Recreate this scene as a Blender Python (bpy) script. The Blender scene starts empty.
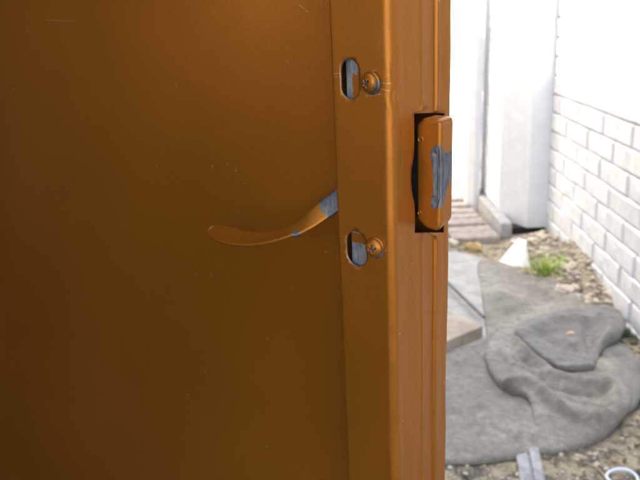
import bpy, bmesh, math, random
import numpy as np
from mathutils import Vector, Matrix, noise
from mathutils.geometry import delaunay_2d_cdt
random.seed(7)
R = math.radians
SC = bpy.context.scene
COL = SC.collection

# ------------------------------------------------------------------ camera
F = 677.0; H = 1.2
_down = np.array([103, (F*F+52*103)/225.0, F]); _down /= np.linalg.norm(_down)
_Y = np.array([52, -225, F]); _Y = _Y/np.linalg.norm(_Y)
_Z = -_down
_X = np.cross(_Y, _Z)
def ray(u, v):
    r = np.array([u-320, v-240, F]); return np.array([r@_X, r@_Y, r@_Z])
cam_d = bpy.data.cameras.new('camera'); cam = bpy.data.objects.new('camera', cam_d); COL.objects.link(cam)
cx = Vector((_X[0], _Y[0], _Z[0])); cy = -Vector((_X[1], _Y[1], _Z[1])); cz = -Vector((_X[2], _Y[2], _Z[2]))
M = Matrix((cx, cy, cz)).transposed().to_4x4(); M.translation = (0, 0, H)
cam.matrix_world = M
cam_d.sensor_width = 36; cam_d.lens = F/640*36
cam_d.clip_start = 0.02; cam_d.clip_end = 500
cam_d.dof.use_dof = True; cam_d.dof.focus_distance = 0.37; cam_d.dof.aperture_fstop = 19
SC.camera = cam

# ------------------------------------------------------------------ light
SUN_EL, SUN_AZ = 50.6, 0.0
sdir = Vector((-1.0, 0.40, 0)); sdir.normalize()          # horizontal direction towards the sun
to_sun = Vector((sdir.x*math.cos(R(SUN_EL)), sdir.y*math.cos(R(SUN_EL)), math.sin(R(SUN_EL))))
w = bpy.data.worlds.new('World'); SC.world = w; w.use_nodes = True
nt = w.node_tree; nt.nodes.clear()
sky = nt.nodes.new('ShaderNodeTexSky'); sky.sky_type = 'NISHITA'; sky.sun_disc = False
sky.sun_elevation = R(SUN_EL); sky.sun_rotation = math.atan2(sdir.x, sdir.y)
sky.air_density = 1.0; sky.dust_density = 2.5; sky.ozone_density = 0.8
bg = nt.nodes.new('ShaderNodeBackground'); bg.inputs[1].default_value = 0.15
ow = nt.nodes.new('ShaderNodeOutputWorld')
wb = nt.nodes.new('ShaderNodeMix'); wb.data_type = 'RGBA'; wb.blend_type = 'MULTIPLY'; wb.inputs[0].default_value = 1
wb.inputs[7].default_value = (1.10, 1.0, .86, 1)            # white balance of the picture
nt.links.new(sky.outputs[0], wb.inputs[6]); nt.links.new(wb.outputs[2], bg.inputs[0]); nt.links.new(bg.outputs[0], ow.inputs[0])
sl = bpy.data.lights.new('sun', 'SUN'); sl.energy = 2.6; sl.angle = R(0.6); sl.color = (1, .95, .87)
so = bpy.data.objects.new('sun', sl); COL.objects.link(so)
so.rotation_euler = (-to_sun).to_track_quat('-Z', 'Y').to_euler(); so.location = (-3, 1, 6)
SC.view_settings.view_transform = 'Standard'; SC.view_settings.look = 'None'
SC.view_settings.exposure = 2.9; SC.view_settings.gamma = 1.0

# ------------------------------------------------------------------ helpers
def ground(u, v, z=0.0):
    r = ray(u, v); t = (z-H)/r[2]; return Vector((r[0]*t, r[1]*t, z))
def tag(o, label=None, cat=None, group=None, kind=None):
    if label: o['label'] = label
    if cat: o['category'] = cat
    if group: o['group'] = group
    if kind: o['kind'] = kind
    return o
def empty(name, loc, rz=0):
    o = bpy.data.objects.new(name, None); COL.objects.link(o); o.location = loc; o.rotation_euler = (0, 0, rz)
    o.empty_display_size = .05
    return o
def mesh_obj(name, verts, faces, mat, parent=None, smooth=False):
    me = bpy.data.meshes.new(name); me.from_pydata([tuple(v) for v in verts], [], faces); me.update()
    if smooth:
        for p in me.polygons: p.use_smooth = True
    if mat: me.materials.append(mat)
    o = bpy.data.objects.new(name, me); COL.objects.link(o)
    if parent: o.parent = parent
    return o
def bm_obj(name, bm, mat, parent=None, smooth=False):
    bmesh.ops.recalc_face_normals(bm, faces=bm.faces)
    me = bpy.data.meshes.new(name); bm.to_mesh(me); bm.free()
    if smooth:
        for p in me.polygons: p.use_smooth = True
    if mat: me.materials.append(mat)
    o = bpy.data.objects.new(name, me); COL.objects.link(o)
    if parent: o.parent = parent
    return o
def box(bm, a, b, bevel=0.0, seg=2):
    lo = Vector(a); hi = Vector(b)
    r = bmesh.ops.create_cube(bm, size=1)
    for v in r['verts']:
        v.co = Vector(((v.co.x+.5)*(hi.x-lo.x)+lo.x, (v.co.y+.5)*(hi.y-lo.y)+lo.y, (v.co.z+.5)*(hi.z-lo.z)+lo.z))
    if bevel:
        es = list({e for v in r['verts'] for e in v.link_edges})
        bmesh.ops.bevel(bm, geom=es, offset=bevel, segments=seg, affect='EDGES', profile=.5)
def fbm(x, y, z, o=4):
    return noise.fractal(Vector((x, y, z)), 1.0, 2.0, o)
def catmull(pts, n=8, closed=False):
    out = []; m = len(pts)
    for i in range(m if closed else m-1):
        g = (lambda k: pts[k % m]) if closed else (lambda k: pts[min(max(k, 0), m-1)])
        p0, p1, p2, p3 = [np.array(g(k), float) for k in (i-1, i, i+1, i+2)]
        for j in range(n):
            t = j/n
            out.append(.5*((2*p1)+(-p0+p2)*t+(2*p0-5*p1+4*p2-p3)*t*t+(-p0+3*p1-3*p2+p3)*t**3))
    if not closed: out.append(np.array(pts[-1], float))
    return out
def in_poly(x, y, P):
    c = False; j = len(P)-1
    for i in range(len(P)):
        xi, yi = P[i][0], P[i][1]; xj, yj = P[j][0], P[j][1]
        if (yi > y) != (yj > y) and x < (xj-xi)*(y-yi)/(yj-yi)+xi: c = not c
        j = i
    return c
def seg_dist(X, Yy, P, closed=True):
    """distance of arrays X,Y to polyline P"""
    d = np.full(X.shape, 1e9); m = len(P)
    for i in range(m if closed else m-1):
        a = P[i]; b = P[(i+1) % m]; dx, dy = b[0]-a[0], b[1]-a[1]; L = dx*dx+dy*dy+1e-12
        t = np.clip(((X-a[0])*dx+(Yy-a[1])*dy)/L, 0, 1)
        d = np.minimum(d, np.hypot(X-a[0]-t*dx, Yy-a[1]-t*dy))
    return d

# ------------------------------------------------------------------ materials
class NB:
    def __init__(s, name):
        s.m = bpy.data.materials.new(name); s.m.use_nodes = True; s.t = s.m.node_tree; s.t.nodes.clear()
        s.o = s.n('ShaderNodeOutputMaterial'); s.p = s.n('ShaderNodeBsdfPrincipled'); s.l(s.p.outputs[0], s.o.inputs[0])
        s.tc = s.n('ShaderNodeTexCoord'); s.co = s.tc.outputs['Object']
    def n(s, k, **kw):
        x = s.t.nodes.new(k)
        for a, b in kw.items(): setattr(x, a, b)
        return x
    def l(s, a, b): s.t.links.new(a, b)
    def mapped(s, sc):
        m = s.n('ShaderNodeMapping'); m.inputs['Scale'].default_value = sc; s.l(s.co, m.inputs[0]); return m.outputs[0]
    def noise(s, scale, detail=4, rough=.55, vec=None):
        x = s.n('ShaderNodeTexNoise'); x.inputs['Scale'].default_value = scale; x.inputs['Detail'].default_value = detail
        x.inputs['Roughness'].default_value = rough; s.l(vec or s.co, x.inputs['Vector']); return x.outputs['Fac']
    def vor(s, scale, feature='F1', vec=None, out='Distance'):
        x = s.n('ShaderNodeTexVoronoi', feature=feature); x.inputs['Scale'].default_value = scale
        s.l(vec or s.co, x.inputs['Vector']); return x.outputs[out]
    def ramp(s, fac, stops):
        x = s.n('ShaderNodeValToRGB'); e = x.color_ramp.elements
        while len(e) > 1: e.remove(e[-1])
        e[0].position = stops[0][0]; e[0].color = (*stops[0][1], 1)
        for p, c in stops[1:]:
            q = e.new(p); q.color = (*c, 1)
        s.l(fac, x.inputs[0]); return x.outputs[0]
    def sm(s, fac, a, b, lo=0., hi=1.):
        x = s.n('ShaderNodeMapRange', interpolation_type='SMOOTHSTEP')
        for i, v in zip((1, 2, 3, 4), (a, b, lo, hi)): x.inputs[i].default_value = v
        s.l(fac, x.inputs[0]); return x.outputs[0]
    def mix(s, f, a, b, blend='MIX'):
        x = s.n('ShaderNodeMix', data_type='RGBA', blend_type=blend)
        if isinstance(f, (int, float)): x.inputs[0].default_value = f
        else: s.l(f, x.inputs[0])
        for i, v in ((6, a), (7, b)):
            if isinstance(v, tuple): x.inputs[i].default_value = (*v, 1)
            else: s.l(v, x.inputs[i])
        return x.outputs[2]
    def math(s, op, a, b=None):
        x = s.n('ShaderNodeMath', operation=op)
        for i, v in ((0, a), (1, b)):
            if v is None: continue
            if isinstance(v, (int, float)): x.inputs[i].default_value = v
            else: s.l(v, x.inputs[i])
        return x.outputs[0]
    def bump(s, h, strength=.3, dist=.01, prev=None):
        x = s.n('ShaderNodeBump'); x.inputs['Strength'].default_value = strength; x.inputs['Distance'].default_value = dist
        s.l(h, x.inputs['Height'])
        if prev: s.l(prev, x.inputs['Normal'])
        return x.outputs[0]
    def set(s, **kw):
        for k, v in kw.items():
            k = k.replace('_', ' ').title() if k not in ('IOR',) else k
            i = s.p.inputs[{'Base Color': 'Base Color', 'Coat Weight': 'Coat Weight'}.get(k, k)]
            if isinstance(v, tuple): i.default_value = (*v, 1) if len(v) == 3 else v
            elif isinstance(v, (int, float)): i.default_value = v
            else: s.l(v, i)
        return s.m

PAINT = (.385, .125, .009)
def paint_mat(name, wear=False, speck=True, rough=.34, lines=(), amp=1.0, sk=1.0):
    b = NB(name)
    big = b.noise(7, 3)
    fine = b.noise(1400, 2)
    c = b.mix(b.sm(big, .3, .7), tuple(x*.96 for x in PAINT), tuple(x*1.04 for x in PAINT))
    # metallic flake grain
    c = b.mix(b.sm(fine, .35, .75, 0, .22), c, (.62, .25, .04))
    # tiny dust nibs and chips
    if speck:
        vv = b.vor(95); sel = b.vor(95, out='Color')  # which nibs are chips
        sx = b.n('ShaderNodeSeparateColor'); b.l(sel, sx.inputs[0])
        chip = b.math('MULTIPLY', b.sm(vv, .03, .07, 1, 0), b.math('GREATER_THAN', sx.outputs[0], .93))
        c = b.mix(chip, c, (.62, .45, .30))
    sm = b.noise(3.2, 5, .6)
    ro = b.sm(sm, .3, .75, rough-.05, rough+.10)
    orange = b.noise(260, 2)
    dents = b.noise(22, 2)
    nb = b.bump(dents, .05, .003); nb = b.bump(orange, .10, .0006, nb)
    met = .62
    if lines:
        sp = b.n('ShaderNodeSeparateXYZ'); b.l(b.co, sp.inputs[0]); tot = None
        wob = b.math('MULTIPLY', b.math('SUBTRACT', b.noise(900, 2), .5), .0006)
        for (x0, z0, x1, z1, wd) in lines:
            L = math.hypot(x1-x0, z1-z0); ux, uz = (x1-x0)/L, (z1-z0)/L
            along = b.math('ADD', b.math('MULTIPLY', b.math('SUBTRACT', sp.outputs[0], x0), ux), b.math('MULTIPLY', b.math('SUBTRACT', sp.outputs[2], z0), uz))
            acr = b.math('ADD', b.math('MULTIPLY', b.math('SUBTRACT', sp.outputs[0], x0), -uz), b.math('MULTIPLY', b.math('SUBTRACT', sp.outputs[2], z0), ux))
            acr = b.math('ABSOLUTE', b.math('ADD', acr, wob))
            da = b.math('MAXIMUM', b.math('SUBTRACT', b.math('ABSOLUTE', b.math('SUBTRACT', along, L/2)), L/2), 0)
            k = b.sm(b.math('ADD', acr, da), wd*.1, wd*.75, 1, 0)
            tot = k if tot is None else b.math('MAXIMUM', tot, k)
        tot = b.math('MULTIPLY', tot, b.sm(sp.outputs[1], .026, .030, 1, 0) if name.endswith('panel') else b.sm(sp.outputs[1], .0015, .003, 1, 0))
        c = b.mix(b.math('MULTIPLY', tot, b.sm(b.noise(700, 3), .35, .6, .0, .7)), c, (.60, .42, .30))
    if wear:
        at = b.n('ShaderNodeAttribute', attribute_name='wear')
        edge = b.math('ADD', at.outputs['Fac'], b.math('MULTIPLY', b.math('SUBTRACT', b.noise(260, 6, .75), .5), amp))
        wf = b.sm(edge, .46, .54)
        steel = b.ramp(b.noise(500, 3, .6, b.mapped((1, 1, .25))), [(.3, (.10*sk, .108*sk, .125*sk)), (.62, (.20*sk, .212*sk, .24*sk)), (.8, (.34*sk, .355*sk, .38*sk))])
        c = b.mix(wf, c, steel)
        met = b.math('ADD', .62, b.math('MULTIPLY', wf, .2))
        ro = b.math('ADD', ro, b.math('MULTIPLY', wf, .12))
        nb = b.bump(wf, -.35, .0006, nb)
    return b.set(base_color=c, metallic=met, roughness=ro, normal=nb, coat_weight=.04, coat_roughness=.25)
m_paint = paint_mat('copper_paint', speck=False); m_paint_w = paint_mat('copper_paint_worn', wear=True, speck=False)
def steel_mat():
    b = NB('bare_steel'); n = b.noise(300, 4, .6, b.mapped((1, 1, .2)))
    c = b.ramp(n, [(.3, (.16, .17, .19)), (.7, (.42, .43, .45))])
    return b.set(base_color=c, metallic=.85, roughness=.42, normal=b.bump(n, .2, .0005))
m_steel = steel_mat()
def brass_mat():
    b = NB('screw_metal'); n = b.noise(350, 4)
    c = b.mix(b.sm(n, .42, .6), (.55, .33, .10), (.42, .38, .30))
    return b.set(base_color=c, metallic=.85, roughness=.30)
m_screw = brass_mat()
def simple(name, a, c2, scale=40, rough=.9, bump=.3, dist=.004, det=5, lo=.35, hi=.65):
    b = NB(name); n = b.noise(scale, det, .6)
    return b.set(base_color=b.mix(b.sm(n, lo, hi), a, c2), roughness=rough, normal=b.bump(n, bump, dist))
m_black = simple('cavity_shade_black', (.012, .010, .008), (.02, .016, .012), 200, .7)  # near-black colour puts the shade of the cavities into the surface
m_brickw = simple('white_wall_block', (.72, .735, .75), (.80, .81, .825), 60, .85, .5, .003)
m_mortar = simple('wall_joint_mortar', (.50, .51, .53), (.60, .61, .62), 120, .95)
m_vinyl = simple('white_panel', (.76, .77, .79), (.82, .82, .84), 12, .6, .05)
m_concrete = simple('grey_concrete', (.36, .355, .34), (.46, .45, .43), 25, .9, .3, .004)
m_facade = simple('house_plaster', (.55, .52, .46), (.62, .58, .52), 18, .9, .3)
m_int = simple('room_plaster', (.56, .50, .42), (.64, .58, .5), 6, .9, .1)
m_floor = simple('room_floor', (.08, .06, .045), (.12, .095, .07), 8, .9, .1)
m_roof = simple('roof_sheet', (.16, .12, .10), (.22, .17, .14), 20, .8)
m_white = simple('white_foam', (.84, .85, .86), (.9, .9, .9), 60, .7, .2)

# ------------------------------------------------------------------ ground (structure)
def mound(x, y):
    """dirt heaped against the foot of the wall"""
    d = .97 - x
    s = math.exp(-(d/.16)**2) * math.exp(-((y-3.10)/.48)**4)
    h = .085*s*(1+.9*fbm(x*7, y*7, 3.1, 3))
    s2 = math.exp(-((x-.80)/.10)**2 - ((y-3.34)/.16)**2)
    return h + .045*s2
def gz(x, y):
    h = mound(x, y)
    if -1.2 < x < 1.1 and .5 < y < 5: h += .006*fbm(x*9, y*9, 0, 4) + .003*fbm(x*45, y*45, 5, 3)
    return h
def soil_mat():
    b = NB('sandy_soil')
    n1 = b.noise(6, 5, .62); n2 = b.noise(34, 5, .68); n3 = b.noise(160, 3, .6)
    c = b.ramp(n2, [(.32, (.12, .10, .075)), (.43, (.27, .22, .145)), (.55, (.40, .33, .215)), (.72, (.52, .44, .31))])
    c = b.mix(b.sm(n1, .42, .62, 0, .55), c, (.42, .35, .24))
    dark = b.sm(b.noise(13, 6, .72), .48, .60, 0, .85)
    c = b.mix(dark, c, (.085, .08, .07))
    vc = b.vor(75, out='Color'); sx = b.n('ShaderNodeSeparateColor'); b.l(vc, sx.inputs[0])
    peb = b.math('MULTIPLY', b.sm(b.vor(75), .2, .4, 1, 0), b.math('GREATER_THAN', sx.outputs[1], .72))
    c = b.mix(peb, c, (.50, .46, .40))
    nb = b.bump(n2, .7, .012); nb = b.bump(n3, .5, .004, nb); nb = b.bump(peb, .5, .005, nb)
    return b.set(base_color=c, roughness=.95, normal=nb)
m_soil = soil_mat()
def make_ground():
    xs = list(np.concatenate([[-200, -40, -10, -4, -2], np.arange(-1.2, 1.10, .016), [1.6, 3, 8, 40, 200]]))
    ys = list(np.concatenate([[-200, -40, -8, -2, 0], np.arange(.6, 5.0, .022), [6, 9, 20, 60, 250]]))
    V = [(x, y, gz(x, y)) for y in ys for x in xs]; nx = len(xs)
    Fc = [(j*nx+i, j*nx+i+1, (j+1)*nx+i+1, (j+1)*nx+i) for j in range(len(ys)-1) for i in range(nx-1)]
    tag(mesh_obj('ground', V, Fc, m_soil, smooth=True), kind='structure')
make_ground()

# ------------------------------------------------------------------ block wall on the right
def brick_variants(L, Hh, D, n, nx=7, nz=4, amp=.006):
    out = []
    for k in range(n):
        V = []; Fc = []
        def add_grid():
            for j in range(nz+1):
                for i in range(nx+1):
                    y = -L/2+L*i/nx; z = -Hh/2+Hh*j/nz
                    edge = i in (0, nx) or j in (0, nz)
                    x = -D*.45 if edge else -D - amp*(.5+1.1*fbm(y*14+k*9, z*22, k*3.3, 4))
                    V.append((x, y, z))
        add_grid()
        for j in range(nz):
            for i in range(nx):
                a = j*(nx+1)+i; Fc.append((a, a+nx+1, a+nx+2, a+1))
        # pull the second ring close to the rim so that the block face has an arris
        for j in range(nz+1):
            for i in range(nx+1):
                x, y, z = V[j*(nx+1)+i]
                if i == 1: y = -L/2+.007+.002*random.random()
                if i == nx-1: y = L/2-.007-.002*random.random()
                if j == 1: z = -Hh/2+.006+.002*random.random()
                if j == nz-1: z = Hh/2-.006-.002*random.random()
                V[j*(nx+1)+i] = (x, y, z)
        base = len(V)
        c = [(0, -L/2, -Hh/2), (0, L/2, -Hh/2), (0, L/2, Hh/2), (0, -L/2, Hh/2)]; V += c
        rim = [[j*(nx+1)+i for i in range(nx+1)] for j in (0,)][0]
        Fc.append(tuple(rim)+(base+1, base))
        Fc.append(tuple(reversed([nz*(nx+1)+i for i in range(nx+1)]))+(base+3, base+2))
        Fc.append(tuple(reversed([j*(nx+1) for j in range(nz+1)]))+(base, base+3))
        Fc.append(tuple([j*(nx+1)+nx for j in range(nz+1)])+(base+2, base+1))
        me = bpy.data.meshes.new('brick'); me.from_pydata(V, [], Fc); me.update(); me.materials.append(m_brickw)
        bm = bmesh.new(); bm.from_mesh(me); bmesh.ops.recalc_face_normals(bm, faces=bm.faces); bm.to_mesh(me); bm.free()
        out.append(me)
    return out
def make_wall():
    root = empty('block_wall', (.991, 2.0, 0), R(1.9))
    tag(root, 'white rock-faced block wall on the right with grey joints, running beside the dirt', 'wall')
    bm = bmesh.new(); box(bm, (0.0, -3.6, -.1), (.16, 2.95, 1.83)); bm_obj('wall_core', bm, m_mortar, root)
    bm = bmesh.new(); box(bm, (-.03, -3.6, 1.832), (.19, 2.95, 1.88), .006); bm_obj('coping', bm, m_vinyl, root)
    ch, cl, gap = .094, .306, .0055
    var = brick_variants(cl-gap, ch-gap, .010, 6)
    for k in range(-1, 14+1):
        pass
    k = 0; z0 = .487-.094*6
    row = 0
    while z0+ch*row < 1.80:
        zc = z0+ch*(row+.5)
        off = 2.603 if (row-6) % 2 == 0 else 2.777-.306+.0
        j = -8
        while True:
            yc = off+cl*(j+.5)
            if yc > 4.6: break
            if yc > .55 and zc+ch/2 < 1.831:
                b = bpy.data.objects.new('brick', random.choice(var)); COL.objects.link(b); b.parent = root
                b.location = (random.uniform(-.0008, .0008)+.0005, yc-2.0, zc)
            j += 1
        row += 1
make_wall()

# ------------------------------------------------------------------ panel fence beyond it
def make_fence():
    # runs along local +Y from the near post, turned a little to the left
    root = empty('panel_fence', (.735, 3.63, 0), R(3.6))
    tag(root, 'blown-out white panel fence with square posts and grey plinth beyond the block wall', 'fence')
    def prism(bm, P, z0, z1):
        lo = [bm.verts.new((x, y, z0)) for x, y in P]; hi = [bm.verts.new((x, y, z1)) for x, y in P]
        bm.faces.new(lo); bm.faces.new(hi)
        for i in range(len(P)): bm.faces.new((lo[i], hi[i], hi[(i+1) % len(P)], lo[(i+1) % len(P)]))
    def post(y, x0, x1, foot=True, name='post'):
        bm = bmesh.new(); prism(bm, [(x0, y+.19), (x0+(x1-x0)*.50, y), (x1, y), (x1, y+.20), (x0, y+.20)] if foot else [(x0, y+.05), (x0+(x1-x0)*.52, y), (x1, y), (x1, y+.11), (x0, y+.11)], .045 if foot else -.02, 1.9)
        bmesh.ops.bevel(bm, geom=bm.edges[:], offset=.004, segments=2, affect='EDGES'); bm_obj(name, bm, m_vinyl, root)
        bm = bmesh.new(); box(bm, (x0-.006, y-.006, 1.901), (x1+.006, y+.12, 1.93), .006); bm_obj('post_cap', bm, m_vinyl, root)
        if foot:
            bm = bmesh.new(); box(bm, (x0+.006, y+.02, -.03), (x1-.004, y+.108, .044), .004); bm_obj('post_shade_void', bm, m_black, root)  # near-black box stands for the shaded hollow under the post
    post(0.0, -.022, .200); post(.57, -.125, -.048, False); post(2.2, -.1, -.02, False); post(3.8, -.1, -.02, False)
    for (a, b) in ((.195, .60), (.70, 2.197), (2.317, 3.797)):
        bm = bmesh.new(); box(bm, (-.010, a+.03, .10), (.04, b, 1.8)); bm_obj('panel_core', bm, m_vinyl, root)
        bm = bmesh.new(); box(bm, (-.062, a-.24 if a < .5 else a+.002, -.05), (-.002, b-.03, .095), .01); bm_obj('plinth', bm, m_concrete, root)
        bm = bmesh.new(); r = 0; z = .10; ch = .062; cl = .15
        while z+ch < 1.8:
            y = a-(cl/2 if r % 2 else 0)
            while y < b:
                y0 = max(y+.002, a); y1 = min(y+cl-.002, b)
                if y1-y0 > .02:
                    box(bm, (-.019+random.uniform(-.002, .002), y0, z+.002), (-.0098, y1, z+ch-.002))
                y += cl
            z += ch; r += 1
        tag(bm_obj('brick_facing', bm, m_brickw, root), kind='stuff')
make_fence()

# ------------------------------------------------------------------ house the door belongs to (left of and behind the camera)
TH = R(35)
Wd = .80                                                     # door width
Wv = Vector((math.cos(TH), -math.sin(TH), 0)); Nv = Vector((math.sin(TH), math.cos(TH), 0))   # local x, local y of the door
rC = ray(393, 240); C0 = Vector(rC/rC[1])*.352; C0.z = 0     # front corner of the door's edge
HINGE = C0 - Wv*Wd
def make_house():
    fx = HINGE.x-.03; y1 = HINGE.y+.02; y0 = y1-Wd-.06
    root = empty('house', (fx, 0, 0)); tag(root, 'plastered house wall with the open doorway the copper door hangs in', 'house')
    def P(name, a, b, m, bev=0):
        bm = bmesh.new(); box(bm, (a[0]-fx, a[1], a[2]), (b[0]-fx, b[1], b[2]), bev); return bm_obj(name, bm, m, root)
    YE, YS = 4.90, -1.30                                     # the house ends here, open yard before and beyond
    P('wall', (fx-.2, y1+.05, -.1), (fx, YE, 2.5), m_facade)
    P('wall', (fx-.2, YS, -.1), (fx, y0-.05, 2.5), m_facade)
    P('wall', (fx-.2, y0-.05, 2.101), (fx, y1+.05, 2.5), m_facade)
    P('door_frame', (fx-.1, y1, -.05), (fx+.012, y1+.048, 2.06), m_paint, .003)
    P('door_frame', (fx-.1, y0-.048, -.05), (fx+.012, y0, 2.06), m_paint, .003)
    P('door_frame', (fx-.1, y0-.048, 2.062), (fx+.012, y1+.048, 2.10), m_paint, .003)
    P('roof', (fx-4, YS-.2, 2.502), (-.40, YE+.05, 2.60), m_roof, .01)
    P('added_shade_block', (fx-3.2, YS-.2, 2.602), (fx+.02, 2.95, 4.3), m_facade)  # unseen mass added to keep the sun off the near wall
    wy0, wy1, wz0, wz1 = -.80, -.20, 1.05, 1.5                # opening added in the unseen room wall to brighten the door
    P('room_wall', (fx-3.2, YS, -.1), (fx-3.0, wy0, 2.5), m_int)
    P('room_wall', (fx-3.2, wy1, -.1), (fx-3.0, YE, 2.5), m_int)
    P('room_wall', (fx-3.2, wy0, -.1), (fx-3.0, wy1, wz0), m_int)
    P('room_wall', (fx-3.2, wy0, wz1), (fx-3.0, wy1, 2.5), m_int)
    P('added_opening_bar', (fx-3.12, (wy0+wy1)/2-.03, wz0), (fx-3.06, (wy0+wy1)/2+.03, wz1), m_vinyl)
    P('room_wall', (fx-3.0, YS, -.1), (fx-.202, YS+.2, 2.5), m_int)
    P('room_wall', (fx-3.0, 2.6, -.1), (fx-.202, 2.8, 2.5), m_int)
    P('room_floor', (fx-3.0, YS+.2, -.04), (fx-.0, 2.6, .02), m_floor)
make_house()

# ------------------------------------------------------------------ the copper door
door = empty('metal_door', (HINGE.x, HINGE.y, 0), -TH)
tag(door, 'copper painted metal door standing open in the foreground, scratched around its latch', 'door')
def door_front(u, v, d=0.0):
    """point of the pixel's ray on the door-local plane y = d -> local (x, z)"""
    r = Vector(ray(u, v)); o = Vector((0, 0, H))-Vector((HINGE.x, HINGE.y, 0))
    t = (d-o.dot(Nv))/r.dot(Nv); p = o+r*t
    return p.dot(Wv), p.z
def door_edge(u, v, e=0.0):
    """on the plane x = Wd + e -> local (y, z)"""
    r = Vector(ray(u, v)); o = Vector((0, 0, H))-Vector((HINGE.x, HINGE.y, 0))
    t = (Wd+e-o.dot(Wv))/r.dot(Wv); p = o+r*t
    return p.dot(Nv), p.z
CH = Wd-door_front(332, 100)[0]                              # channel width
PD = .024                                                    # panel lies this far behind the channel's face
y421 = door_edge(421.5, 150)[0]; y437 = door_edge(437.5, 150)[0]; y452 = door_edge(450.5, 150)[0]
print('channel', CH, 'edge', y421, y437, y452, 'latch z', door_edge(440, 119), door_edge(440, 233))

def seg(u0, v0, u1, v1, wd, d=0.0):
    a = door_front(u0, v0, d); b_ = door_front(u1, v1, d); return (*a, *b_, wd)
m_paint_ch = paint_mat('copper_paint_channel', rough=.36, wear=True, amp=.35, speck=True, lines=[
    seg(331, 74, 344, 73, .0006), seg(333, 77, 343, 76, .0005), seg(380, 83, 409, 85, .0006), seg(383, 77, 388, 75, .0005), seg(381, 89, 392, 92, .0005),
    seg(366, 96, 381, 94, .0008), seg(370, 72, 376, 70, .0005), seg(344, 237, 352, 238, .0006), seg(384, 240, 386, 252, .0006), seg(399, 80, 403, 92, .0006)])
m_paint_p = paint_mat('copper_paint_panel', rough=.36, speck=True, lines=[
    seg(48, 20, 76, 21, .0006, .024), seg(213, 165, 213, 170, .0013, .024), seg(236, 167, 237, 171, .0013, .024), seg(228, 163, 231, 166, .0008, .024),
    seg(211, 274, 212, 277, .0013, .024), seg(326, 251, 327, 252, .0013, .024), seg(177, 84, 178, 86, .0009, .024), seg(300, 5, 309, 12, .0006, .024),
    seg(205, 370, 207, 371, .0010, .024), seg(110, 325, 114, 324, .0008, .024), seg(188, 394, 190, 395, .0010, .024), seg(288, 60, 289, 61, .0008, .024)])
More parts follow.
